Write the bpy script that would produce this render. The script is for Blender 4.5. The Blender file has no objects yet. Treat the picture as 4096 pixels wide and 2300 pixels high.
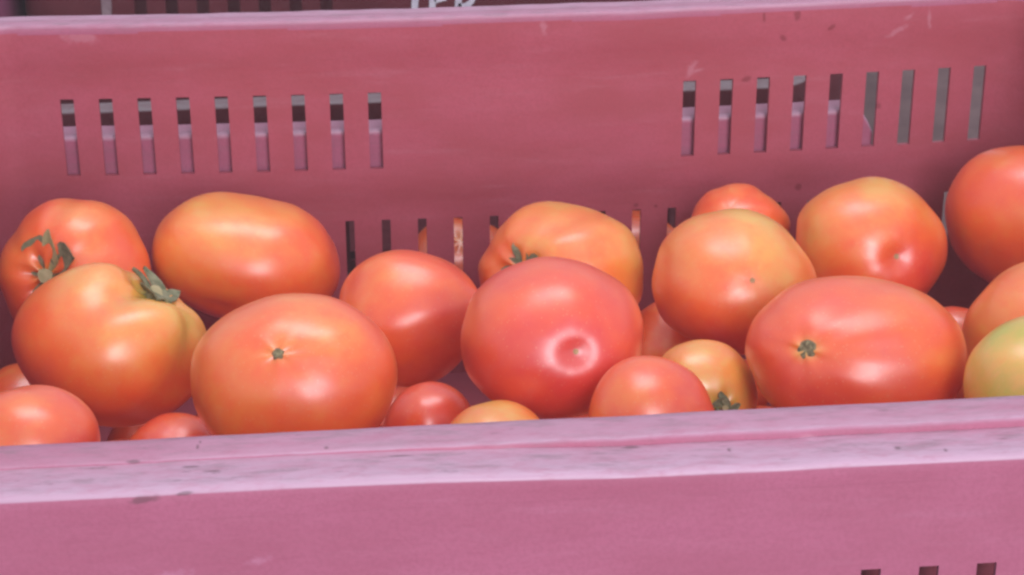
import bpy, math, random
from mathutils import Vector, Matrix, noise as mnoise

random.seed(11)
scene = bpy.context.scene
COL = scene.collection

# ------------------------------------------------------------------ camera, world, lamps, exposure
cam_data = bpy.data.cameras.new('camera')
cam = bpy.data.objects.new('camera', cam_data)
COL.objects.link(cam)
CAM_POS = Vector((0.1330, -0.6343, 0.3526))
yaw, pitch, roll = 0.0927, 0.4444, -0.0042
fwd = Vector((math.sin(yaw) * math.cos(pitch), math.cos(yaw) * math.cos(pitch), -math.sin(pitch)))
rgt = Vector((math.cos(yaw), -math.sin(yaw), 0))
upv = rgt.cross(fwd)
r2 = math.cos(roll) * rgt + math.sin(roll) * upv
u2 = -math.sin(roll) * rgt + math.cos(roll) * upv
cam.matrix_world = Matrix(((r2.x, u2.x, -fwd.x, CAM_POS.x), (r2.y, u2.y, -fwd.y, CAM_POS.y),
                           (r2.z, u2.z, -fwd.z, CAM_POS.z), (0, 0, 0, 1)))
cam_data.sensor_width = 36
cam_data.lens = 75.69
cam_data.clip_start = 0.01
cam_data.clip_end = 50
cam_data.dof.use_dof = True
cam_data.dof.focus_distance = 0.86
cam_data.dof.aperture_fstop = 38
scene.camera = cam

world = bpy.data.worlds.new('World')
scene.world = world
world.use_nodes = True
bg = world.node_tree.nodes['Background']
bg.inputs['Color'].default_value = (0.90, 0.86, 1.0, 1)
bg.inputs['Strength'].default_value = 0.62


def area_lamp(name, loc, target, sx, sy, watts, color):
    l = bpy.data.lights.new(name, 'AREA')
    l.shape = 'RECTANGLE'
    l.size, l.size_y = sx, sy
    l.energy = watts
    l.color = color
    o = bpy.data.objects.new(name, l)
    COL.objects.link(o)
    o.location = loc
    o.rotation_euler = (Vector(target) - Vector(loc)).to_track_quat('-Z', 'Y').to_euler()
    return o


# daylight coming in low from the open side behind the camera, and from a gap in the roof above
area_lamp('daylight_opening', (0.75, -2.2, 1.15), (0.24, 0.2, -0.05), 0.95, 2.1, 64, (1.0, 0.93, 0.99))
area_lamp('daylight_roof_gap', (0.30, 0.78, 1.75), (0.24, 0.25, 0.0), 1.0, 0.60, 11, (0.94, 0.92, 1.0))

scene.view_settings.view_transform = 'Standard'
scene.view_settings.look = 'None'
scene.view_settings.exposure = 0.14
scene.view_settings.gamma = 1.0
scene.render.engine = 'CYCLES'
scene.cycles.use_denoising = True
scene.cycles.max_bounces = 8
scene.cycles.filter_width = 2.6


# ------------------------------------------------------------------ helpers
def tag(o, label=None, cat=None, group=None, kind=None):
    if label: o['label'] = label
    if cat: o['category'] = cat
    if group: o['group'] = group
    if kind: o['kind'] = kind
    return o


def mesh_obj(name, verts, faces, mat, parent=None, loc=(0, 0, 0), sharp=40, attrs=None):
    me = bpy.data.meshes.new(name)
    me.from_pydata([tuple(v) for v in verts], [], faces)
    me.validate()
    for p in me.polygons:
        p.use_smooth = True
    if sharp is not None:
        me.set_sharp_from_angle(angle=math.radians(sharp))
    for k, vals in (attrs or {}).items():
        a = me.attributes.new(k, 'FLOAT', 'POINT')
        a.data.foreach_set('value', vals)
    me.materials.append(mat)
    o = bpy.data.objects.new(name, me)
    COL.objects.link(o)
    o.location = loc
    if parent:
        o.parent = parent
    return o


def empty(name, loc):
    o = bpy.data.objects.new(name, None)
    o.empty_display_size = 0.02
    COL.objects.link(o)
    o.location = loc
    return o


def sstep(a, b, x):
    t = min(1, max(0, (x - a) / (b - a)))
    return t * t * (3 - 2 * t)


# ------------------------------------------------------------------ materials
class NT:
    def __init__(self, name):
        self.m = bpy.data.materials.new(name)
        self.m.use_nodes = True
        self.t = self.m.node_tree
        self.b = self.t.nodes['Principled BSDF']

    def n(self, typ, **kw):
        nd = self.t.nodes.new(typ)
        for k, v in kw.items():
            setattr(nd, k, v)
        return nd

    def link(self, a, b):
        self.t.links.new(a, b)

    def val(self, sock, v):
        if hasattr(v, 'is_output'):
            self.link(v, sock)
        else:
            sock.default_value = v

    def math(self, op, a, b=0.0, clamp=False):
        nd = self.n('ShaderNodeMath', operation=op)
        nd.use_clamp = clamp
        self.val(nd.inputs[0], a)
        self.val(nd.inputs[1], b)
        return nd.outputs[0]

    def rng(self, v, a, b, c=0.0, d=1.0):
        nd = self.n('ShaderNodeMapRange', interpolation_type='SMOOTHSTEP')
        self.val(nd.inputs[0], v)
        for i, x in enumerate((a, b, c, d)):
            nd.inputs[i + 1].default_value = x
        return nd.outputs[0]

    def mix(self, f, a, b):
        nd = self.n('ShaderNodeMix', data_type='RGBA')
        self.val(nd.inputs[0], f)
        self.val(nd.inputs[6], (*a, 1) if isinstance(a, tuple) else a)
        self.val(nd.inputs[7], (*b, 1) if isinstance(b, tuple) else b)
        return nd.outputs[2]

    def noise(self, vec, scale, detail=3.0, rough=0.55, stretch=None):
        if stretch:
            mp = self.n('ShaderNodeMapping')
            mp.inputs['Scale'].default_value = stretch
            self.link(vec, mp.inputs[0])
            vec = mp.outputs[0]
        nd = self.n('ShaderNodeTexNoise')
        self.link(vec, nd.inputs['Vector'])
        nd.inputs['Scale'].default_value = scale
        nd.inputs['Detail'].default_value = detail
        nd.inputs['Roughness'].default_value = rough
        return nd.outputs['Fac']

    def spots(self, vec, pts, warp=0.35, soft=0.45):
        """mask of soft ellipses at (x, z, rx, rz, tilt) in object space"""
        nz = self.noise(vec, 260, 2)
        sep = self.n('ShaderNodeSeparateXYZ')
        self.link(vec, sep.inputs[0])
        out = None
        for (x, z, rx, rz, tilt, *yy) in pts:
            dx = self.math('SUBTRACT', sep.outputs[0], x)
            dz = self.math('SUBTRACT', sep.outputs[2], z)
            c, s = math.cos(tilt), math.sin(tilt)
            a = self.math('MULTIPLY', self.math('ADD', self.math('MULTIPLY', dx, c), self.math('MULTIPLY', dz, s)), 1 / rx)
            b = self.math('MULTIPLY', self.math('SUBTRACT', self.math('MULTIPLY', dz, c), self.math('MULTIPLY', dx, s)), 1 / rz)
            sq = self.math('ADD', self.math('MULTIPLY', a, a), self.math('MULTIPLY', b, b))
            if yy:
                c_ = self.math('MULTIPLY', self.math('SUBTRACT', sep.outputs[1], yy[0]), 1 / yy[1])
                sq = self.math('ADD', sq, self.math('MULTIPLY', c_, c_))
            d = self.math('SQRT', sq)
            d = self.math('ADD', d, self.math('MULTIPLY', self.math('SUBTRACT', nz, 0.5), warp * 4))
            m = self.rng(d, 1.0, 1.0 - soft)
            out = m if out is None else self.math('MAXIMUM', out, m)
        return out


def plastic(name, base, deep, pale, wear_col, grime=(0.20, 0.15, 0.17), dark_spots=None, pale_spots=None, rough=0.5,
            wear_gain=1.0, spot_gain=0.5, spot_col=(0.13, 0.018, 0.022)):
    k = NT(name)
    tc = k.n('ShaderNodeTexCoord')
    co = tc.outputs['Object']
    # broad mottling of faded plastic, then streaky scuffing
    n1 = k.noise(co, 16, 4, 0.6, (1, 1, 2.2))
    col = k.mix(k.rng(n1, 0.3, 0.72), deep, base)
    n2 = k.noise(co, 60, 5, 0.65, (0.35, 1, 3.0))
    col = k.mix(k.math('MULTIPLY', k.rng(n2, 0.55, 0.82), 0.22), col, pale)
    n6 = k.noise(co, 700, 3, 0.6)
    col = k.mix(k.math('MULTIPLY', k.rng(n6, 0.35, 0.70), 0.35), col, tuple(c * 0.82 for c in deep))
    if pale_spots:
        col = k.mix(k.math('MULTIPLY', k.spots(co, pale_spots, 0.45, 0.8), 0.45), col, pale)
    if dark_spots:
        sp = k.math('MULTIPLY', k.spots(co, dark_spots, 0.22, 0.6), spot_gain)
    # abrasion whitening on the rims
    at = k.n('ShaderNodeAttribute', attribute_name='wear')
    n3 = k.noise(co, 130, 6, 0.75, (0.5, 1.5, 1.5))
    w = k.math('MULTIPLY', at.outputs['Fac'], k.rng(n3, 0.22, 0.62, 0.45, 1.0))
    w = k.math('MULTIPLY', w, wear_gain, True)
    col = k.mix(w, col, wear_col)
    # grey rubbed-in dirt in long streaks, only where the rims are handled and stacked
    ad = k.n('ShaderNodeAttribute', attribute_name='dirt')
    n4 = k.noise(co, 130, 7, 0.75, (0.4, 2.0, 2.0))
    g = k.math('MULTIPLY', ad.outputs['Fac'], k.rng(n4, 0.46, 0.66))
    col = k.mix(k.math('MULTIPLY', g, 0.62, True), col, grime)
    n5 = k.noise(co, 190, 5, 0.7, (0.4, 1.8, 1.8))
    g2 = k.math('MULTIPLY', k.math('MULTIPLY', ad.outputs['Fac'], k.rng(n5, 0.62, 0.69)), 0.65, True)
    col = k.mix(g2, col, (0.10, 0.06, 0.07))
    if dark_spots:
        col = k.mix(sp, col, spot_col)
    k.link(col, k.b.inputs['Base Color'])
    k.link(k.rng(n2, 0.3, 0.8, rough - 0.08, rough + 0.14), k.b.inputs['Roughness'])
    k.b.inputs['Specular IOR Level'].default_value = 0.35
    bp = k.n('ShaderNodeBump')
    bp.inputs['Strength'].default_value = 0.25
    bp.inputs['Distance'].default_value = 0.0006
    k.link(k.noise(co, 180, 4, 0.6, (0.4, 1, 1.5)), bp.inputs['Height'])
    k.link(bp.outputs[0], k.b.inputs['Normal'])
    return k.m


def tomato_mat():
    k = NT('tomato_skin')
    tc = k.n('ShaderNodeTexCoord')
    co = tc.outputs['Object']
    at = k.n('ShaderNodeAttribute', attribute_name='ripe')
    v = at.outputs['Fac']
    v = k.math('ADD', v, k.math('MULTIPLY', k.math('SUBTRACT', k.noise(co, 60, 4, 0.6), 0.5), 0.16))
    v = k.math('ADD', v, k.math('MULTIPLY', k.math('SUBTRACT', k.noise(co, 480, 2, 0.6), 0.5), 0.07))
    cr = k.n('ShaderNodeValToRGB')
    el = cr.color_ramp.elements
    el[0].position, el[0].color = 0.0, (0.50, 0.46, 0.045, 1)
    el[1].position, el[1].color = 1.0, (0.74, 0.058, 0.040, 1)
    for p, c in ((0.2, (0.76, 0.44, 0.085)), (0.42, (0.85, 0.265, 0.045)), (0.62, (0.86, 0.145, 0.026)), (0.82, (0.80, 0.092, 0.034))):
        e = el.new(p)
        e.color = (*c, 1)
    k.link(v, cr.inputs[0])
    col = cr.outputs[0]
    # pale pin-prick lenticels and a little dusty bloom
    vor = k.n('ShaderNodeTexVoronoi')
    vor.inputs['Scale'].default_value = 420
    k.link(co, vor.inputs['Vector'])
    col = k.mix(k.math('MULTIPLY', k.rng(vor.outputs['Distance'], 0.24, 0.06), 0.26), col, (0.82, 0.46, 0.26))
    v2 = k.n('ShaderNodeTexVoronoi')
    v2.inputs['Scale'].default_value = 34
    k.link(co, v2.inputs['Vector'])
    bl = k.math('MULTIPLY', k.rng(v2.outputs['Distance'], 0.075, 0.03), k.rng(k.noise(co, 22, 1), 0.52, 0.60))
    col = k.mix(k.math('MULTIPLY', bl, 0.55), col, (0.28, 0.15, 0.09))
    sc = k.rng(k.noise(co, 38, 3, 0.6, (0.25, 2.0, 1.0)), 0.68, 0.76)
    col = k.mix(k.math('MULTIPLY', sc, 0.22), col, (0.72, 0.40, 0.24))
    dust = k.rng(k.noise(co, 90, 5, 0.65), 0.5, 0.8)
    col = k.mix(k.math('MULTIPLY', dust, 0.06), col, (0.62, 0.50, 0.50))
    k.link(col, k.b.inputs['Base Color'])
    k.link(k.rng(k.noise(co, 70, 4, 0.6), 0.3, 0.75, 0.34, 0.46), k.b.inputs['Roughness'])
    k.b.inputs['Specular IOR Level'].default_value = 0.8
    k.b.inputs['Coat Weight'].default_value = 0.75
    k.b.inputs['Coat Roughness'].default_value = 0.31
    k.b.inputs['Subsurface Weight'].default_value = 0.55
    k.b.inputs['Subsurface Radius'].default_value = (1.0, 0.35, 0.18)
    k.b.inputs['Subsurface Scale'].default_value = 0.009
    bp = k.n('ShaderNodeBump')
    bp.inputs['Strength'].default_value = 0.10
    bp.inputs['Distance'].default_value = 0.001
    k.link(k.noise(co, 130, 3, 0.5), bp.inputs['Height'])
    k.link(bp.outputs[0], k.b.inputs['Normal'])
    return k.m


def simple(name, a, b, scale, rough=0.7, bump=0.2):
    k = NT(name)
    co = k.n('ShaderNodeTexCoord').outputs['Object']
    k.link(k.mix(k.rng(k.noise(co, scale, 5, 0.6), 0.3, 0.7), a, b), k.b.inputs['Base Color'])
    k.b.inputs['Roughness'].default_value = rough
    bp = k.n('ShaderNodeBump')
    bp.inputs['Strength'].default_value = bump
    bp.inputs['Distance'].default_value = 0.0008
    k.link(k.noise(co, scale * 3, 4), bp.inputs['Height'])
    k.link(bp.outputs[0], k.b.inputs['Normal'])
    return k.m


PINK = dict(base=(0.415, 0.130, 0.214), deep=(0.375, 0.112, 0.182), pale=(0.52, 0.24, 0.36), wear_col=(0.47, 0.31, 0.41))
PINK_IN_BOUNCE = dict(base=(0.42, 0.097, 0.142), deep=(0.37, 0.080, 0.106), pale=(0.50, 0.24, 0.30), wear_col=(0.50, 0.325, 0.43))  # darker, redder than outside: bounced light from the tomatoes put into the colour
BACK_DARK = [(0.144 + 0.24, -0.0065, 0.0026, 0.0042, 0), (0.1185 + 0.24, -0.041, 0.0032, 0.0022, 0.2), (0.130 + 0.24, -0.0455, 0.0016, 0.0032, -0.6),
             (0.163 + 0.24, -0.014, 0.0016, 0.0030, -0.9), (0.137 + 0.24, -0.019, 0.0032, 0.0020, -0.7), (0.126 + 0.24, -0.006, 0.0012, 0.004, 0.1),
             (0.1915 + 0.24, -0.060, 0.0028, 0.0024, 0), (0.150 + 0.24, -0.105, 0.0024, 0.0026, 0), (0.060 + 0.24, -0.111, 0.0018, 0.0018, 0), (0.071 + 0.24, -0.112, 0.0014, 0.0014, 0)]
BACK_PALE = [(0.088 + 0.24, -0.0340, 0.0026, 0.0065, -0.5), (0.092 + 0.24, -0.0345, 0.0042, 0.0018, 0.3), (0.2165 + 0.24, -0.0120, 0.0014, 0.0085, 0.1),
             (0.1990 + 0.24, -0.018, 0.009, 0.0020, 0.5), (0.010, -0.0062, 0.012, 0.0045, 0.0), (0.009 + 0.24, -0.0075, 0.0024, 0.005, 0.2),
             (0.205 + 0.24, -0.010, 0.004, 0.002, 0.6)]
OX, OY = 0.235, 0.22                                           # crate origin in x, y


def rel(pts):
    out = []
    for (x, z, a, b, t, *yy) in pts:
        out.append((x - OX, z + 0.216, a, b, t) + ((yy[0] - OY, yy[1]) if yy else ()))
    return out


M_INNER = plastic('faded_pink_plastic_inside_bounce', dark_spots=rel(BACK_DARK), pale_spots=rel(BACK_PALE), **PINK_IN_BOUNCE)
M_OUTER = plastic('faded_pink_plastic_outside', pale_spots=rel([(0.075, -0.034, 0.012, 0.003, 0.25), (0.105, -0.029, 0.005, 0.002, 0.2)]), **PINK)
M_RIM = plastic('worn_pink_plastic_rim', wear_gain=1.0, spot_gain=0.6, spot_col=(0.10, 0.055, 0.065), rough=0.46, dark_spots=rel([(0.0705, -0.0038, 0.0062, 0.0018, 0.12, -0.034, 0.004), (0.083, -0.0024, 0.0045, 0.0008, 0.1, -0.034, 0.004),
                            (0.0868, 0.0, 0.0008, 0.004, 0, -0.0085, 0.0022), (0.0875, 0.0, 0.0007, 0.004, 0, -0.0055, 0.0014), (0.129, 0.0, 0.0012, 0.004, 0, -0.013, 0.0014),
                            (0.066, 0.0, 0.0030, 0.004, 0, -0.0150, 0.0012), (0.085, -0.001, 0.0042, 0.004, 0, -0.0200, 0.0010), (0.092, -0.001, 0.0040, 0.004, 0, -0.0235, 0.0010),
                            (0.153, -0.002, 0.0060, 0.004, 0, -0.0190, 0.0010), (0.230, -0.003, 0.0050, 0.004, 0, -0.0172, 0.0012), (0.318, -0.004, 0.0016, 0.004, 0, -0.0260, 0.0015),
                            (0.3335, -0.0045, 0.0010, 0.004, 0, -0.0290, 0.0015), (0.262, -0.004, 0.0009, 0.004, 0, -0.0220, 0.0014)]), **PINK)
M_NEXT = plastic('pink_plastic_behind', base=(0.46, 0.13, 0.22), deep=(0.40, 0.10, 0.18), pale=(0.6, 0.3, 0.4), wear_col=(0.68, 0.46, 0.55),
                 grime=(0.22, 0.22, 0.22))
M_DARK = plastic('dark_red_plastic', base=(0.16, 0.028, 0.04), deep=(0.11, 0.018, 0.025), pale=(0.25, 0.06, 0.07), wear_col=(0.3, 0.1, 0.12))
M_GREYRIM = plastic('dark_red_plastic_grey_rim', base=(0.16, 0.028, 0.04), deep=(0.11, 0.018, 0.025), pale=(0.25, 0.06, 0.07), wear_col=(0.25, 0.21, 0.22))
M_LILAC = plastic('lilac_pink_plastic', base=(0.30, 0.09, 0.17), deep=(0.25, 0.07, 0.14), pale=(0.4, 0.2, 0.3), wear_col=(0.45, 0.28, 0.38))
M_TOM = tomato_mat()
M_CALYX = simple('dried_green_calyx', (0.11, 0.125, 0.06), (0.27, 0.275, 0.16), 220, 0.75, 0.5)
M_STEM = simple('pale_green_stem', (0.25, 0.24, 0.10), (0.42, 0.38, 0.20), 160, 0.6, 0.4)
M_SCAR = simple('brown_green_scar', (0.10, 0.085, 0.04), (0.30, 0.27, 0.14), 500, 0.8, 0.6)
M_TIP = simple('straw_blossom_scar', (0.42, 0.26, 0.12), (0.62, 0.46, 0.25), 500, 0.7, 0.4)
M_GROUND = simple('grey_concrete', (0.105, 0.064, 0.064), (0.155, 0.100, 0.098), 24, 0.85, 0.5)
M_POST = simple('dull_grey_post', (0.20, 0.13, 0.15), (0.30, 0.22, 0.24), 120, 0.7, 0.3)
M_PAINT = simple('white_paint', (0.62, 0.62, 0.72), (0.78, 0.78, 0.86), 120, 0.55, 0.3)


# ------------------------------------------------------------------ ground
gv = []
gf = []
N = 24
for j in range(N + 1):
    for i in range(N + 1):
        x = -1.5 + 3 * i / N
        y = -1.5 + 3 * j / N
        gv.append((x, y, 0.0))
for j in range(N):
    for i in range(N):
        a = j * (N + 1) + i
        gf.append((a, a + 1, a + N + 2, a + N + 1))
tag(mesh_obj('ground', gv, gf, M_GROUND, loc=(0.2, 0.6, -0.2165)), kind='structure')


# ------------------------------------------------------------------ crates: rounded-rectangle bands with slots, swept rims
class Ring:
    """inner outline of a crate; s runs along the front (x up), right side, back (x down), left side"""

    def __init__(self, x0, x1, y0, y1, r, bow=0.0):
        self.x0, self.x1, self.y0, self.y1, self.r, self.bow = x0, x1, y0, y1, r, bow
        self.lx, self.ly, self.la = x1 - x0 - 2 * r, y1 - y0 - 2 * r, r * math.pi / 2
        self.L = 2 * (self.lx + self.ly) + 4 * self.la
        self.s_right = self.lx + self.la
        self.s_back = self.s_right + self.ly + self.la
        self.s_left = self.s_back + self.lx + self.la

    def front(self, x): return x - self.x0 - self.r
    def back(self, x): return self.s_back + (self.x1 - self.r - x)

    def at(self, s, n):
        s %= self.L
        r = self.r
        if s < self.lx: p, d = (self.x0 + r + s, self.y0), (0, -1)
        elif s < self.s_right:
            a = (s - self.lx) / r
            d = (math.sin(a), -math.cos(a)); p = (self.x1 - r + r * d[0], self.y0 + r + r * d[1])
        elif s < self.s_right + self.ly: p, d = (self.x1, self.y0 + r + s - self.s_right), (1, 0)
        elif s < self.s_back:
            a = (s - self.s_right - self.ly) / r
            d = (math.cos(a), math.sin(a)); p = (self.x1 - r + r * d[0], self.y1 - r + r * d[1])
        elif s < self.s_back + self.lx: p, d = (self.x1 - r - (s - self.s_back), self.y1), (0, 1)
        elif s < self.s_left:
            a = (s - self.s_back - self.lx) / r
            d = (-math.sin(a), math.cos(a)); p = (self.x0 + r + r * d[0], self.y1 - r + r * d[1])
        elif s < self.s_left + self.ly: p, d = (self.x0, self.y1 - r - (s - self.s_left)), (-1, 0)
        else:
            a = (s - self.s_left - self.ly) / r
            d = (-math.cos(a), -math.sin(a)); p = (self.x0 + r + r * d[0], self.y0 + r + r * d[1])
        x, y = p[0] + n * d[0], p[1] + n * d[1]
        if self.bow:
            t = (x - (self.x0 + self.x1) / 2) / ((self.x1 - self.x0) / 2)
            y -= self.bow * max(0, 1 - t * t) * sstep(0.3, 1.0, (y - self.y0) / (self.y1 - self.y0))
        return x, y

    def samples(self, step, extra=()):
        b = [0, self.lx, self.s_right, self.s_right + self.ly, self.s_back, self.s_back + self.lx, self.s_left, self.s_left + self.ly, self.L]
        out = set()
        for i in range(8):
            arc = i % 2 == 1
            k = 8 if arc else max(2, int((b[i + 1] - b[i]) / step))
            for j in range(k):
                out.add(round(b[i] + (b[i + 1] - b[i]) * j / k, 6))
        ex = sorted(round(e, 6) for e in extra)
        out = {o for o in out if all(abs(o - e) > 0.0012 for e in ex)}
        return sorted(out | set(ex))


def band(name, ring, zs, n_in, n_out, slots, mat, parent, origin, offs=None, step=0.02):
    """closed wall band; slots = [(s0, s1, z_top, z_bottom)] are cut right through it"""
    extra = []
    for s0, s1, *_ in slots:
        extra += [s0, s1]
    S = ring.samples(step, extra)
    Z = sorted(set(zs) | {z for sl in slots for z in sl[2:4]}, reverse=True)
    ns, nz = len(S), len(Z)
    verts = []
    for side, n in ((0, n_in), (1, n_out)):
        for z in Z:
            o = offs(z) if offs else 0
            for s in S:
                wob = 0.00015 * mnoise.noise(Vector((s * 14, z * 20, 3)))
                x, y = ring.at(s, n + o + wob)
                verts.append((x - origin[0], y - origin[1], z - origin[2]))

    def vid(side, j, i): return side * ns * nz + j * ns + i % ns

    hole = set()
    for s0, s1, zt, zb in slots:
        for i, s in enumerate(S):
            sm = (s + (S[i + 1] if i + 1 < ns else ring.L)) / 2
            if s0 < sm < s1:
                for j in range(nz - 1):
                    if zb < (Z[j] + Z[j + 1]) / 2 < zt:
                        hole.add((i, j))
    faces = []
    for j in range(nz - 1):
        for i in range(ns):
            if (i, j) in hole: continue
            a, b, c, d = (j, i), (j, i + 1), (j + 1, i + 1), (j + 1, i)
            faces.append([vid(0, *p) for p in (a, b, c, d)])
            faces.append([vid(1, *p) for p in (d, c, b, a)])
            for (di, dj, p, q_) in ((0, -1, a, b), (1, 0, b, c), (0, 1, c, d), (-1, 0, d, a)):
                jj, ii = j + dj, (i + di) % ns
                if jj < 0 or jj >= nz - 1 or (ii, jj) in hole:
                    faces.append([vid(0, *q_), vid(0, *p), vid(1, *p), vid(1, *q_)])
    return mesh_obj(name, verts, faces, mat, parent, sharp=35)


def sweep(name, ring, prof, mat, parent, origin, step=0.006):
    """prof(s, x, y) -> list of (n, z, wear, dirt)"""
    S = ring.samples(step)
    verts, wear, dirt = [], [], []
    m = None
    for s in S:
        x0, y0 = ring.at(s, 0)
        P = prof(s, x0, y0)
        m = len(P)
        for (n, z, w, d) in P:
            x, y = ring.at(s, n)
            verts.append((x - origin[0], y - origin[1], z - origin[2]))
            wear.append(w)
            dirt.append(d)
    faces = []
    for i in range(len(S)):
        i2 = (i + 1) % len(S)
        for j in range(m - 1):
            faces.append((i * m + j, i * m + j + 1, i2 * m + j + 1, i2 * m + j))
    return mesh_obj(name, verts, faces, mat, parent, sharp=42, attrs={'wear': wear, 'dirt': dirt})


def slab(name, x0, x1, y0, y1, z0, z1, mat, parent, origin):
    v = [(x - origin[0], y - origin[1], z - origin[2]) for z in (z0, z1) for (x, y) in ((x0, y0), (x1, y0), (x1, y1), (x0, y1))]
    f = [(0, 3, 2, 1), (4, 5, 6, 7), (0, 1, 5, 4), (1, 2, 6, 5), (2, 3, 7, 6), (3, 0, 4, 7)]
    return mesh_obj(name, v, f, mat, parent, sharp=30)


# --- the crate that holds the tomatoes
org = (OX, OY, -0.216)
crate = empty('plastic_crate', org)
tag(crate, 'faded pink plastic crate with worn rims and slotted walls, full of tomatoes', 'crate')
ring = Ring(-0.045, 0.517, 0.0, 0.4408, 0.022, bow=0.0101)
P_ = 0.02
slots = []
for g in (0.0, 0.3275):
    for i in range(9):
        x = g + i * P_
        slots.append((ring.back(x + 0.0035), ring.back(x - 0.0035), -0.0404, -0.0836))
for k in range(-7, 18):
    x = 0.1445 + 0.0195 * k
    slots.append((ring.back(x + 0.0024), ring.back(x - 0.0024), -0.1135, -0.156))


def inner_off(z):
    return 0.0 if z > -0.022 else (0.0003 if z > -0.100 else 0.0006)


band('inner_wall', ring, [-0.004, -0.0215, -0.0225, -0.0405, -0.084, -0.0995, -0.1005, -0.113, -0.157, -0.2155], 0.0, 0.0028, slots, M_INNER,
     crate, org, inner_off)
oslots = []
for g in (0.310, 0.310 - 0.3275):
    for i in range(9):
        x = g + i * P_
        oslots.append((ring.front(x - 0.0034), ring.front(x + 0.0034), -0.0457, -0.0890))


def front_w(y): return sstep(0.03, 0.005, y)


# outer wall: stands 42 mm out along the front, drawn in to 20 mm round the other sides
class OuterRing(Ring):
    def at(self, s, n):
        x0, y0 = Ring.at(self, s, 0)
        return Ring.at(self, s, n * (0.48 + 0.33 * sstep(0.03, 0.005, y0)))


oring = OuterRing(-0.045, 0.517, 0.0, 0.4408, 0.022, bow=0.0101)
oslots_back = [(ring.back(0.505), ring.back(-0.035), -0.02, -0.20)]      # the back is a single wall under the rim
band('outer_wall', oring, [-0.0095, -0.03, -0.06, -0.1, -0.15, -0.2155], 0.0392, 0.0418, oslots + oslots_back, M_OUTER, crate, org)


def main_rim(s, x, y):
    fw = front_w(y)
    k = 0.48 + 0.33 * fw
    h = fw * 0.0031 * sstep(0.12, 0.26, x) * (0.92 + 0.25 * mnoise.noise(Vector((x * 18, 0, 7))))
    j1 = 0.0005 * mnoise.noise(Vector((s * 60, 1, 0))) + 0.0006 * mnoise.noise(Vector((s * 190, 5, 0)))
    j2 = 0.0004 * mnoise.noise(Vector((s * 45, 9, 0)))
    zz = 0.0004 * mnoise.noise(Vector((s * 30, 2, 4)))
    left_w = fw * sstep(0.16, 0.02, x)                      # towards the left the inner strip whitens less
    pts = [(0, -5.0, 0, 0), (0, -2.2, .25, .2), (.4, -.7, .7, .4), (1.5, 0, .75, .7), (6, .2, .62, .8), (12, .15, .58, .6), (17.6, -.1, .7, .4),
           (19.0, -.35, .9, .3), (19.3, -.6, .1, .3), (19.6, -.6, .0, .2), (20.0, -.7, .6, .7), (24, -.7, .8, .9), (31, -.7, .9, .8),
           (37, -.8, 1, .5), (40.0, -1.0, 1.1, .2), (41.2, -1.5, 1.3, .1), (41.8, -2.3, 1.2, .05), (41.95, -2.9, .05, 0), (42.0, -6, 0, 0), (42.0, -12, 0, 0)]  # outer edge: whitening from wear, with its edge highlight painted in
    out = []
    for i, (n, z, w, d) in enumerate(pts):
        n, z = n / 1000, z / 1000
        if i == 8: z -= h * 0.45
        if i >= 9 and i <= 18: z -= h
        if 3 <= i <= 7: w *= 1 - 0.45 * left_w
        z += zz * (1 if i < 17 else 0) + (j2 if 13 <= i <= 15 else 0)
        n += j1 if 6 <= i <= 9 else 0
        out.append((n * k, z, w * (0.85 + 0.15 * fw), d))
    return out


sweep('rim', ring, main_rim, M_RIM, crate, org, 0.004)
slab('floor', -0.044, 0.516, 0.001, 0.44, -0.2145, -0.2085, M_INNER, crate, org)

# stiffening rib moulded across the outside of the back wall, seen through the upper slots
rv, rf, rw = [], [], []
prof = [(0.4660, -0.0650, .5), (0.4510, -0.0636, .6), (0.4480, -0.0636, .9), (0.4470, -0.0641, 1.0), (0.4466, -0.0650, .6), (0.4466, -0.0665, 0), (0.4466, -0.0950, 0), (0.4660, -0.0950, 0)]
xs = [-0.040 + 0.012 * i for i in range(39)] + [0.4215, 0.4255, 0.4285, 0.4310]
for x in xs:
    end = max(0.0, (x - 0.4215) / 0.0095)
    for (y, z, w) in prof:
        t = (x - 0.236) / 0.281
        yy = y - 0.0101 * max(0, 1 - t * t)
        zz = z + 0.0003 * mnoise.noise(Vector((x * 60, y * 40, 1))) - (0.013 * end ** 1.7 if z > -0.07 else 0)
        rv.append((x - org[0], yy - org[1], zz - org[2]))
        rw.append(w)
m = len(prof)
for i in range(len(xs) - 1):
    for j in range(m):
        j2 = (j + 1) % m
        rf.append((i * m + j, i * m + j2, (i + 1) * m + j2, (i + 1) * m + j))
rf.append(tuple(range(m)))
rf.append(tuple(range((len(xs) - 1) * m, len(xs) * m))[::-1])
mesh_obj('rib', rv, rf, M_RIM, crate, sharp=40, attrs={'wear': rw, 'dirt': [0.3] * len(rv)})

# --- the low crate close behind, seen through the slots
o2 = (0.05, 0.63, -0.216)
c2 = empty('plastic_crate', o2)
tag(c2, 'low dark red crate with a worn grey rim, seen through the back wall slots', 'crate')
ring2 = Ring(-0.42, 0.420, 0.603, 0.680, 0.012)
sl2 = []
for k in range(-14, 14):
    x = 0.1918 + 0.02 * k
    if -0.40 < x < 0.40:
        sl2.append((ring2.front(x - 0.006), ring2.front(x + 0.006), -0.150, -0.2085))
band('wall', ring2, [-0.110, -0.13, -0.2155], 0.0125, 0.0155, sl2, M_DARK, c2, o2)


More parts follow.
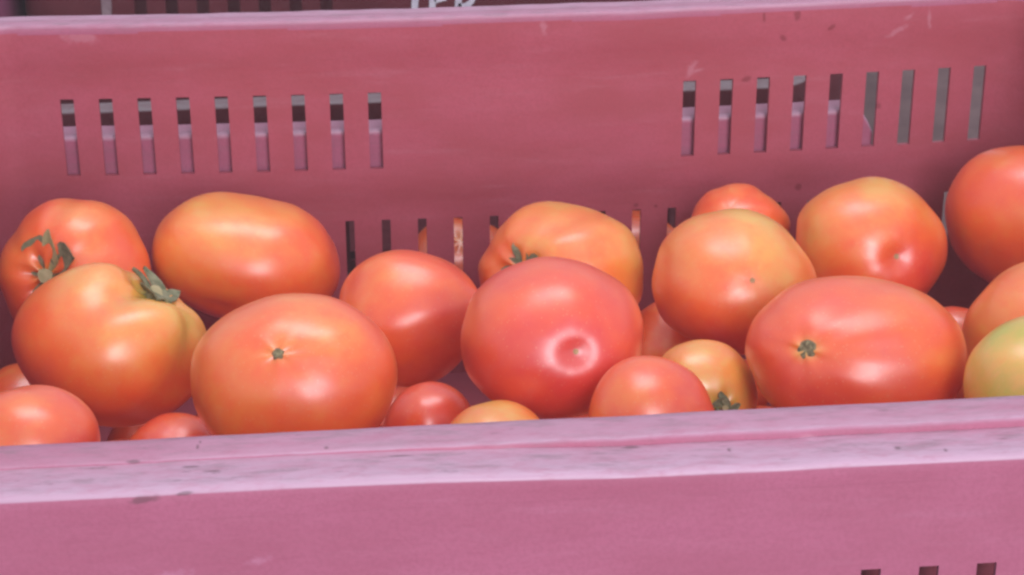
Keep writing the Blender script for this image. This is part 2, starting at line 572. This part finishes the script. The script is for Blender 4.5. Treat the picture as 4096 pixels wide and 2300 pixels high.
def rim2(s, x, y):
    zz = 0.0004 * mnoise.noise(Vector((s * 30, 2, 4)))
    pts = [(0, -9, 0, 0), (0, -1, 1, 0), (1, 0, 1, 0), (8, 0, 1, 0), (15, 0, 1, 0), (15.8, -.6, .8, 0), (16, -1.2, 0, 0), (16, -12, 0, 0)]
    return [(n / 1000, -0.1034 + z / 1000 + zz, w, d) for (n, z, w, d) in pts]


sweep('rim', ring2, rim2, M_GREYRIM, c2, o2, 0.008)
slab('floor', -0.42, 0.420, 0.604, 0.679, -0.2145, -0.2095, M_DARK, c2, o2)


# --- the dark red crate with painted letters further back, and a lilac one beside it
def plain_crate(label, x0, x1, y0, y1, ztop, mat, slot_x, name='plastic_crate'):
    o = ((x0 + x1) / 2, (y0 + y1) / 2, -0.216)
    c = empty(name, o)
    tag(c, label, 'crate')
    rg = Ring(x0 + 0.02, x1 - 0.02, y0 + 0.02, y1 - 0.02, 0.012)
    sl = [(rg.front(x - 0.004), rg.front(x + 0.004), -0.062, -0.112) for x in slot_x]
    band('wall', rg, [ztop - 0.008, -0.06, -0.12, -0.2155], 0.0165, 0.0195, sl, mat, c, o)
    sweep('rim', rg, lambda s, x, y: [(0, ztop - .006, 0, 0), (0, ztop - .001, .5, .3), (.001, ztop, .6, .5), (.018, ztop, .7, .5), (.0198, ztop - .0015, .8, .2), (.02, ztop - .012, 0, 0)],
          mat, c, o, 0.02)
    slab('floor', x0 + 0.02, x1 - 0.02, y0 + 0.02, y1 - 0.02, -0.2145, -0.2085, mat, c, o)
    return c, o


c3, o3 = plain_crate('dark red crate painted with white letters, standing behind the back rim', -0.060, 0.494, 0.72, 1.10, 0.03, M_DARK,
                     [0.018 + 0.02 * i for i in range(7)])


def stroke(pts, w, verts, faces, y, o):
    """hand-painted stroke: a flat ribbon 0.5 mm thick following pts (x, z)"""
    base = len(verts)
    n = len(pts)
    for i, (x, z) in enumerate(pts):
        a = pts[max(0, i - 1)]
        b = pts[min(n - 1, i + 1)]
        d = Vector((b[0] - a[0], b[1] - a[1])).normalized()
        q = Vector((-d.y, d.x)) * w * (0.5 + 0.08 * math.sin(i * 2.3))
        for yy in (y, y - 0.0005):
            verts.append((x + q.x - o[0], yy - o[1], z + q.y - o[2]))
            verts.append((x - q.x - o[0], yy - o[1], z - q.y - o[2]))
    for i in range(n - 1):
        a = base + 4 * i
        b = a + 4
        faces += [(a + 2, a + 3, b + 3, b + 2), (a, b, b + 1, a + 1), (a, a + 2, b + 2, b), (a + 1, b + 1, b + 3, a + 3)]
    faces += [(base, base + 1, base + 3, base + 2), (base + 4 * n - 4, base + 4 * n - 2, base + 4 * n - 1, base + 4 * n - 3)]


YL = 0.7198
ZB = -0.0895
H = 0.030
for strokes in (
        [[(0.1955, ZB), (0.1965, ZB + 0.015), (0.1982, ZB + H)]],
        [[(0.2070, ZB), (0.2082, ZB + 0.015), (0.2100, ZB + H)], [(0.2085, ZB + 0.0055), (0.2120, ZB + 0.0068), (0.2165, ZB + 0.0072)], [(0.2100, ZB + H), (0.222, ZB + H + .001)]],
        [[(0.2240, ZB), (0.2250, ZB + 0.015), (0.2265, ZB + H)],
         [(0.2240, ZB + 0.001), (0.2290, ZB + 0.0005), (0.2330, ZB + 0.004), (0.2352, ZB + 0.011), (0.235, ZB + 0.021), (0.231, ZB + 0.028), (0.2265, ZB + H)]]):
    v, f = [], []
    for st in strokes:
        stroke(st, 0.0042, v, f, YL, o3)
    mesh_obj('painted_letter', v, f, M_PAINT, c3, sharp=30)
v, f = [], []
stroke([(-0.004, -0.092), (-0.0035, -0.075), (-0.0042, -0.060)], 0.006, v, f, YL, o3)  # flat ribbon on the wall standing in for a pale post
mesh_obj('post_stroke', v, f, M_POST, c3, sharp=30)

plain_crate('lilac pink crate at the far left edge, just above the back rim', -0.50, -0.066, 0.71, 1.05, 0.03, M_LILAC, [])

# ------------------------------------------------------------------ tomatoes
# name: centre, half sizes (x, y, z), direction of the stem end
T = {
    'T1': ((0.0084, 0.3350, -0.0945), (0.0373, 0.0373, 0.0369), (-0.386, -0.819, 0.424)),
    'T2': ((0.0912, 0.3600, -0.1006), (0.0473, 0.0416, 0.0310), (0.261, 0.868, 0.422)),
    'T3': ((0.0339, 0.2350, -0.0829), (0.0431, 0.0431, 0.0363), (0.600, 0.220, 0.77)),
    'T4': ((0.1162, 0.1550, -0.0616), (0.0426, 0.0375, 0.0320), (-0.131, -0.635, 0.761)),
    'T5': ((0.1695, 0.2850, -0.0997), (0.0344, 0.0344, 0.0321), (-0.849, 0.340, -0.404)),
    'T6': ((0.2267, 0.1850, -0.0641), (0.0396, 0.0396, 0.0314), (-0.179, 0.915, -0.361)),
    'T7': ((0.2459, 0.3200, -0.0978), (0.0402, 0.0402, 0.0316), (-0.696, -0.588, 0.411)),
    'T8': ((0.3231, 0.2700, -0.0813), (0.0394, 0.0394, 0.0314), (-0.012, 0.842, -0.539)),
    'T9': ((0.3467, 0.3850, -0.1087), (0.0280, 0.0280, 0.0245), (0.337, 0.494, -0.802)),
    'T10': ((0.4053, 0.3350, -0.0980), (0.0384, 0.0384, 0.0342), (-0.181, 0.932, -0.314)),
    'T11': ((0.4982, 0.3700, -0.1017), (0.0417, 0.0417, 0.0397), (0.719, 0.656, 0.230)),
    'T12': ((0.3554, 0.1700, -0.0715), (0.0465, 0.0411, 0.0300), (-0.644, -0.586, 0.492)),
    'T13': ((0.4641, 0.2300, -0.1010), (0.0391, 0.0391, 0.0375), (0.600, 0.776, -0.192)),
    'T14': ((0.4199, 0.1150, -0.0633), (0.0324, 0.0324, 0.0303), (0.357, -0.907, 0.224)),
    'T15': ((0.4369, 0.2850, -0.1291), (0.0186, 0.0186, 0.0198), (0.253, 0.951, 0.178)),
    'T16': ((0.2607, 0.1250, -0.0741), (0.0267, 0.0267, 0.0267), (-0.539, 0.372, -0.756)),
    'T17': ((0.2935, 0.1900, -0.0995), (0.0245, 0.0235, 0.0255), (0.233, -0.940, 0.250)),
    'T18': ((0.0133, 0.1000, -0.0565), (0.0282, 0.0282, 0.0221), (-0.689, 0.668, 0.282)),
    'T19': ((0.1738, 0.2050, -0.1171), (0.0209, 0.0209, 0.0207), (0.269, -0.195, -0.943)),
    'T20': ((0.1972, 0.1250, -0.0896), (0.0243, 0.0243, 0.0248), (-0.446, 0.864, -0.233)),
    'T21': ((0.2991, 0.3000, -0.1322), (0.0255, 0.0255, 0.0243), (0.334, 0.641, -0.692)),
    'T22': ((0.0638, 0.1700, -0.1049), (0.0219, 0.0219, 0.0173), (0.018, 0.337, -0.941)),
    'T23': ((-0.0130, 0.2900, -0.1450), (0.0260, 0.0260, 0.0240), (-0.458, 0.394, -0.797)),
}
# label; ripeness base; yellow side (direction, amount); lobes (count, depth); stem dent, blossom dent; extra
INFO = {
    'T1': ('red-orange tomato with a greyish stem and calyx, at the back left corner', 0.68, ((-.2, 0, .9), .16), (6, .035), .22, .03),
    'T2': ('broad orange tomato with flat ribbed shoulders, against the back wall at left', 0.60, ((-.6, -.1, .7), .22), (5, .03), .12, .04),
    'T3': ('big tomato with a deep yellow cleft and green calyx on top, at the left', 0.60, ((.55, -.05, .75), .34), (4, .06), .24, .03),
    'T4': ('large orange tomato with a small green stem scar, left front against the rim', 0.62, ((-.5, -.1, .6), .10), (5, .012), .03, .03),
    'T5': ('red tomato tapering to its right, between the broad orange one and the dimpled red one', 0.74, ((-.5, 0, .6), .13), (5, .035), .12, -.10),
    'T6': ('deepest red tomato with a dimpled blossom end facing out, at the centre', 0.83, ((.1, .3, .9), .10), (6, .02), .15, .095),
    'T7': ('orange tomato blotched yellow with a dried green calyx, behind the central dimpled one', 0.52, ((.3, .1, .6), .18), (5, .05), .22, .03),
    'T8': ('smooth orange tomato with a pale yellow top, resting right of centre', 0.62, ((.1, .1, 1.), .36), (5, .03), .1, .02),
    'T9': ('small orange tomato mostly hidden at the back wall, right of centre', 0.62, ((.3, 0, .6), .05), (6, .05), .1, .02),
    'T10': ('yellow-topped tomato with a sunken pink-red blossom end, at the back right', 0.64, ((-.3, .1, 1.), .30), (5, .03), .12, .085),
    'T11': ('bright orange-red tomato cut by the right edge of the photo, at the back', 0.71, ((-.5, 0, .5), .06), (5, .02), .12, .02),
    'T12': ('wide red tomato with a grey stem scar ringed yellow, right front against the rim', 0.73, ((.6, 0, .6), .12), (5, .022), .04, .03),
    'T13': ('dull orange tomato cut by the right edge, between the bright red and the greenish ones', 0.58, ((-.2, -.2, .8), .10), (5, .03), .1, .02),
    'T14': ('greenish yellow half-ripe tomato in the front right corner', 0.33, ((-.6, -.2, .8), .20), (5, .02), .06, .02),
    'T15': ('small salmon tomato wedged low between the two rightmost piles', 0.72, ((0, 0, 1), .05), (5, .03), .1, .02),
    'T16': ('small salmon red tomato half hidden by the front rim, right of centre', 0.70, ((-.8, 0, .3), .14), (5, .02), .1, .02),
    'T17': ('pale yellow-orange small tomato with a grey calyx, tucked by the front rim', 0.36, ((.2, -.2, .6), .10), (5, .015), .10, .02),
    'T18': ('orange-red tomato in the front left corner, cut by the photo edge', 0.66, ((-1, -.2, .4), .22), (6, .03), .1, .02),
    'T19': ('small red tomato low in the gap left of the central dimpled one', 0.84, ((0, 0, 1), .05), (5, .03), .1, .02),
    'T20': ('yellow-orange tomato showing only its top above the middle of the front rim', 0.40, ((0, 0, 1), .08), (5, .02), .1, .02),
    'T21': ('shaded salmon tomato deep in the gap right of the central dimpled one', 0.68, ((-.3, 0, .4), .08), (5, .03), .1, .02),
    'T22': ('shaded red tomato low between the two large left front tomatoes', 0.76, ((0, 0, 1), .03), (5, .03), .1, .02),
    'T23': ('shaded orange tomato deep at the left edge under the calyx tomato', 0.64, ((0, 0, 1), .05), (5, .03), .1, .02),
}


def tomato_shape(half, axis, lobes, dent, bdent, seed, ripe, ydir, yamt, pole_pale=0.0, taper=0.0, spin=0.0, box=1.0, cleft=None, nu=72, nv=44):
    n, amp = lobes
    axis = Vector(axis).normalized()
    rot = axis.to_track_quat('Z', 'Y').to_matrix()
    ydir = Vector(ydir).normalized()
    rnd = random.Random(seed)
    ph = [rnd.uniform(0, 6.28) for _ in range(4)]
    raw, loc = [], []
    rows = []
    for j in range(nv + 1):
        th = math.pi * j / nv
        cnt = 1 if j in (0, nv) else nu
        row = []
        for i in range(cnt):
            phi = 2 * math.pi * i / nu
            st, ct = math.sin(th), math.cos(th)
            top = (1 + ct) / 2
            lob = amp * (math.cos(n * phi + ph[0]) + 0.6 * math.cos((n - 2) * phi + ph[1]) + 0.3 * math.cos((2 * n + 1) * phi + ph[2])) * (st ** 1.3 if st > 1e-6 else 0) * (0.25 + 0.75 * top)
            d = Vector((st * math.cos(phi), st * math.sin(phi), ct))
            r = 1 + lob + 0.035 * mnoise.noise(d * 1.3 + Vector((seed * 3.1, 0, 0)))
            p = d * r
            if cleft:
                ld = rot.transposed() @ Vector(cleft[0])
                dphi = (phi - math.atan2(ld.y, ld.x) + math.pi) % (2 * math.pi) - math.pi
                p *= 1 - cleft[1] * math.exp(-(dphi / 0.42) ** 2) * math.exp(-((th - 0.45) / 0.42) ** 2)
                for sgn in (-1, 1):
                    p *= 1 + 0.45 * cleft[1] * math.exp(-((dphi - sgn * 0.95) / 0.40) ** 2) * math.exp(-((th - 0.62) / 0.40) ** 2)
            p.z *= 0.90
            tp = 1 - taper * ((1 - ct) / 2) ** 1.6
            p.x *= tp
            p.y *= tp
            rho = st
            p.z -= dent * math.exp(-(rho / 0.30) ** 2) * (1 + 0.35 * math.cos(n * phi + ph[0])) * (1 if ct > 0 else 0)
            if ct < 0:
                p.z += bdent * (0.75 * math.exp(-(rho / 0.16) ** 2) + 0.45 * math.exp(-(rho / 0.42) ** 2))
            raw.append(rot @ p)
            loc.append((rho, ct, rot @ d))
            row.append(len(raw) - 1)
        rows.append(row)
    # fit to the wanted half sizes about the centre
    lo = [min(v[k] for v in raw) for k in range(3)]
    hi = [max(v[k] for v in raw) for k in range(3)]
    unit = [[(v[k] - (lo[k] + hi[k]) / 2) / ((hi[k] - lo[k]) / 2) for k in range(3)] for v in raw]
    if box != 1.0:
        unit = [[math.copysign(abs(c) ** box, c) if abs(c) > 0.25 else c * 0.25 ** (box - 1) for c in v] for v in unit]
    verts = [Vector((v[k] * half[k] for k in range(3))) for v in unit]
    if spin:
        rm = Matrix.Rotation(spin, 3, 'Y')
        verts = [rm @ v for v in verts]
    rp = []
    for (rho, ct, d) in loc:
        q = ripe - yamt * d.dot(ydir) + 0.18 * mnoise.noise(d * 1.7 + Vector((seed, 5, 0))) + 0.08 * mnoise.noise(d * 4.5 + Vector((0, seed, 5))) + 0.06 * mnoise.noise(d * 11 + Vector((3, seed, 1)))
        if ct > 0:
            q -= pole_pale * math.exp(-(rho / 0.16) ** 2)
        elif bdent > 0.08:
            q += 0.28 * math.exp(-(rho / 0.42) ** 2)
        rp.append(q)
    faces = []
    for j in range(nv):
        a, b = rows[j], rows[j + 1]
        for i in range(nu):
            i2 = (i + 1) % nu
            if len(a) == 1: faces.append((a[0], b[i], b[i2]))
            elif len(b) == 1: faces.append((a[i], b[0], a[i2]))
            else: faces.append((a[i], b[i], b[i2], a[i2]))
    return verts, faces, rp, verts[rows[0][0]], verts[rows[-1][0]]


def frame(ax):
    ax = Vector(ax).normalized()
    e1 = ax.cross(Vector((0.3, 0.2, 1.0))).normalized()
    return ax, e1, ax.cross(e1)


def sepal(name, pole, ax, ang, L, w, lift, curl, mat, parent, drop=0.0):
    """one leathery sepal: a tapered, cupped, thick strip that leaves the stem base and curls"""
    a, e1, e2 = frame(ax)
    d = e1 * math.cos(ang) + e2 * math.sin(ang)
    t = a.cross(d)
    n = 9
    top, bot = [], []
    for i in range(n):
        u = i / (n - 1)
        wid = w * (0.55 + 1.1 * u * (1 - u) * 2) * (1 - u ** 7) + 0.0004
        h = lift * math.sin(u * 1.6) + curl * u ** 3 - drop * u * u
        c = pole + d * (0.001 + L * u * (1 - 0.25 * abs(curl) / max(L, 1e-6) * u)) + a * h
        c = c + t * (w * 0.5 * math.sin(u * 3 + ang * 5))
        for (lst, off) in ((top, 0.0004), (bot, -0.0004)):
            for k in (-1, 0, 1):
                lst.append(c + t * (wid * 0.5 * k) + a * (off + 0.0009 * abs(k)))
    verts = top + bot
    m = len(top)
    faces = []
    for i in range(n - 1):
        for k in range(2):
            p = i * 3 + k
            faces.append((p, p + 1, p + 4, p + 3))
            faces.append((m + p, m + p + 3, m + p + 4, m + p + 1))
        p = i * 3
        faces.append((p, p + 3, m + p + 3, m + p))
        faces.append((p + 2, m + p + 2, m + p + 5, p + 5))
    e = (n - 1) * 3
    faces += [(e, e + 1, m + e + 1, m + e), (e + 1, e + 2, m + e + 2, m + e + 1), (0, m, m + 1, 1), (1, m + 1, m + 2, 2)]
    return mesh_obj(name, verts, faces, mat, parent, sharp=60)


def tube(name, pts, radii, mat, parent, seg=10):
    verts, faces = [], []
    n = len(pts)
    for i in range(n):
        d = (pts[min(n - 1, i + 1)] - pts[max(0, i - 1)]).normalized()
        _, e1, e2 = frame(d)
        for k in range(seg):
            an = 2 * math.pi * k / seg
            rr = radii[i] * (1 + 0.10 * math.sin(3 * an + i))
            verts.append(pts[i] + (e1 * math.cos(an) + e2 * math.sin(an)) * rr)
    for i in range(n - 1):
        for k in range(seg):
            k2 = (k + 1) % seg
            faces.append((i * seg + k, i * seg + k2, (i + 1) * seg + k2, (i + 1) * seg + k))
    faces.append(tuple(range(seg))[::-1])
    faces.append(tuple(range((n - 1) * seg, n * seg)))
    return mesh_obj(name, verts, faces, mat, parent, sharp=50)


def disc(name, pole, ax, r, mat, parent, seed, bulge=0.0006):
    """small rough dome of corky tissue with a ragged edge"""
    a, e1, e2 = frame(ax)
    verts, faces = [pole + a * (bulge * 0.2)], []
    rings, seg = 3, 14
    for j in range(1, rings + 1):
        for k in range(seg):
            an = 2 * math.pi * k / seg
            rr = r * j / rings * (1 + 0.22 * mnoise.noise(Vector((math.cos(an) * 2, math.sin(an) * 2, seed))))
            h = bulge * (1.0 if j == 2 else (0.5 if j == 1 else -0.9))
            verts.append(pole + (e1 * math.cos(an) + e2 * math.sin(an)) * rr + a * h)
    for k in range(seg):
        faces.append((0, 1 + k, 1 + (k + 1) % seg))
    for j in range(rings - 1):
        for k in range(seg):
            k2 = (k + 1) % seg
            p = 1 + j * seg
            faces.append((p + k, p + seg + k, p + seg + k2, p + k2))
    return mesh_obj(name, verts, faces, mat, parent, sharp=60)


CALYX = {'T1', 'T3', 'T7', 'T17'}
SCAR = {'T4': 0.0026, 'T12': 0.0046}
TIP = {'T6': 0.0016, 'T10': 0.0018, 'T8': 0.0014}
GROUP = 'tomatoes heaped in the crate'
for idx, (key, (c, half, ax)) in enumerate(T.items()):
    lab, ripe, (yd, ya), lobes, dent, bdent = INFO[key]
    pale = 0.55 if key in ('T12',) else (0.12 if key in SCAR else (0.25 if key in CALYX else 0.1))
    v, f, rp, pole, tip = tomato_shape(half, ax, lobes, dent, bdent, idx + 2, ripe, yd, ya, pale, {'T5': .22}.get(key, 0.0), {'T2': .15, 'T8': .10, 'T12': .03}.get(key, 0.0),
                                        {'T2': .95, 'T12': .92, 'T4': .97, 'T6': .97, 'T1': .97}.get(key, 1.0), ((-.55, -.75, .3), .125) if key == 'T3' else None)
    axv = Vector(ax).normalized()
    if key in CALYX or key in SCAR or key in TIP:
        root = empty('tomato', c)
        mesh_obj('body', v, f, M_TOM, root, sharp=None, attrs={'ripe': rp})
    else:
        root = mesh_obj('tomato', v, f, M_TOM, None, loc=c, sharp=None, attrs={'ripe': rp})
    tag(root, lab, 'tomato', GROUP)
    if key in SCAR:
        disc('stem_scar', pole, axv, SCAR[key], M_SCAR, root, idx)
    if key in TIP:
        disc('blossom_scar', tip, -axv, TIP[key], M_TIP, root, idx, 0.0004)
    if key in CALYX:
        rnd = random.Random(idx)
        big = {'T1': 1.5, 'T3': 1.4, 'T7': 1.3, 'T17': 0.65}[key]
        for k in range(5):
            an = k * 1.2566 + rnd.uniform(-.2, .2) + idx
            sepal('sepal', pole + axv * (0.0035 if key == 'T3' else 0.0012), axv, an, big * rnd.uniform(.009, .013), big * rnd.uniform(.0050, .0066) * (1.35 if key == 'T1' else 1), big * rnd.uniform(.0015, .0045), rnd.uniform(-.003, .003),
                  M_CALYX, root)
        a, e1, e2 = frame(axv)
        if key == 'T1':
            up = math.atan2(e2.z, e1.z)
            tag(sepal('sepal', pole + axv * 0.002, axv, up - 0.15, .021, .0062, .005, .001, M_STEM, root), 'long pale green sepal pointing up')
        side = e1 * rnd.uniform(-.4, .4) + e2 * rnd.uniform(-.4, .4)
        L = {'T1': .008, 'T3': .006, 'T7': .006, 'T17': .004}[key]
        tube('stem', [pole - a * .002, pole + a * L * .4, pole + a * L * .8 + side * L * .3, pole + a * L * 1.1 + side * L * .7],
             [.0026 * big, .0021 * big, .0021 * big, .0024 * big], M_STEM, root)

# the layer underneath that carries them
FILL = [(0.0178, 0.1759, -0.1754, 0.0316),
        (0.0146, 0.0562, -0.1743, 0.0327),
        (0.3072, 0.1256, -0.169, 0.038),
        (0.4199, 0.0606, -0.1756, 0.0314),
        (0.0913, 0.1553, -0.1741, 0.0329),
        (0.1474, 0.0946, -0.1707, 0.0363),
        (0.4466, 0.2382, -0.1744, 0.0326),
        (0.2176, 0.1196, -0.1718, 0.0352),
        (0.4566, 0.1527, -0.1737, 0.0333),
        (0.0901, 0.0547, -0.1761, 0.0309),
        (0.1701, 0.1881, -0.1749, 0.0321),
        (0.3438, 0.2305, -0.1735, 0.0335),
        (0.2497, 0.2097, -0.1776, 0.0294),
        (0.3716, 0.1543, -0.1744, 0.0326),
        (0.3495, 0.0673, -0.1733, 0.0337),
        (0.2123, 0.0559, -0.1778, 0.0292),
        (0.1617, 0.2679, -0.1779, 0.0291),
        (0.0256, 0.2556, -0.1763, 0.0307),
        (0.1118, 0.231, -0.1761, 0.0309),
        (0.2592, 0.2674, -0.1773, 0.0297),
        (0.2749, 0.0433, -0.1743, 0.0327),
        (0.4749, 0.0911, -0.1767, 0.0303),
        (-0.008, 0.1157, -0.1762, 0.0308),
        (0.3884, 0.2751, -0.178, 0.029),
        (0.1329, 0.0438, -0.1265, 0.0305),
        (0.0536, 0.1078, -0.1405, 0.0291),
        (0.4101, 0.1095, -0.1392, 0.0292),
        (0.3868, 0.0379, -0.1296, 0.0299),
        (0.4731, 0.0472, -0.1318, 0.0313),
        (0.0805, 0.3304, -0.1834, 0.0212),
        (0.441, 0.2993, -0.1784, 0.022),
        (0.204, 0.2922, -0.1736, 0.0203),
        (0.3428, 0.2935, -0.186, 0.0209),
        (0.0379, 0.3175, -0.1814, 0.0199),
        (0.2376, 0.3237, -0.1783, 0.0197),
        (0.3793, 0.3476, -0.1843, 0.0201),
        (0.1175, 0.3048, -0.1809, 0.0206),
        (0.1642, 0.3265, -0.1834, 0.0219),
        (0.2862, 0.3319, -0.1846, 0.0203),
        (0.3393, 0.3466, -0.1843, 0.0201)]
OWN = {30: 'shadowed tomato in the dark gap under the yellow-topped one at the back right', 33: 'shadowed tomato in the gap between the big cleft one and the broad orange one', 39: 'shadowed tomato on the crate floor below the small hidden orange one'}
protos = []
for k in range(4):
    v, f, rp, _, _ = tomato_shape((1, 1, .95), (.2 * k, -.4, .8 - .4 * k), (5, .03), .12, .03, 40 + k, .70 + .05 * (k % 3), (0, 0, 1), .05, .1, 0, 0, 1.0, None, 40, 24)
    o = mesh_obj('tomato', v, f, M_TOM, None, sharp=None, attrs={'ripe': rp})
    protos.append(o.data)
    bpy.data.objects.remove(o)
for i, (x, y, z, r) in enumerate(FILL):
    o = bpy.data.objects.new('tomato', protos[1])
    COL.objects.link(o)
    o.location = (x, y, z)
    o.scale = (r, r, r)
    o.rotation_euler = (0, 0, i * 1.7)
    tag(o, OWN.get(i, 'shadowed tomato buried under the top layer of the crate'), 'tomato', 'buried tomatoes')

# tomatoes that have dropped between the crates, glimpsed through the lower slots
for i, (x, y, lab) in enumerate(((0.208, 0.508, 'red tomato glimpsed through the lower slots just above the right-tapering red one'),
                                 (0.316, 0.510, 'orange tomato glimpsed through the lower slot right of the yellow-blotched one'))):
    o = bpy.data.objects.new('tomato', protos[i % 4])
    COL.objects.link(o)
    o.location = (x, y, -0.1835)
    o.scale = (0.034, 0.034, 0.034)
    o.rotation_euler = (0, 0, i)
    tag(o, lab, 'tomato', 'tomatoes dropped behind the crate')


# ------------------------------------------------------------------ added volume lifting the blacks like lens veil, even and very thin round everything
k = NT('lens_veil_volume')
k.t.nodes.remove(k.b)
pv = k.n('ShaderNodeVolumePrincipled')
pv.inputs['Color'].default_value = (0.97, 0.93, 0.97, 1)
pv.inputs['Density'].default_value = 0.027
k.link(pv.outputs[0], k.t.nodes['Material Output'].inputs['Volume'])
hv = [(x, y, z) for z in (-1.25, 0.45) for (x, y) in ((-1.4, -1.0), (1.8, -1.0), (1.8, 2.2), (-1.4, 2.2))]
hf = [(0, 3, 2, 1), (4, 5, 6, 7), (0, 1, 5, 4), (1, 2, 6, 5), (2, 3, 7, 6), (3, 0, 4, 7)]
tag(mesh_obj('lens_veil', hv, hf, k.m, sharp=None), kind='stuff')
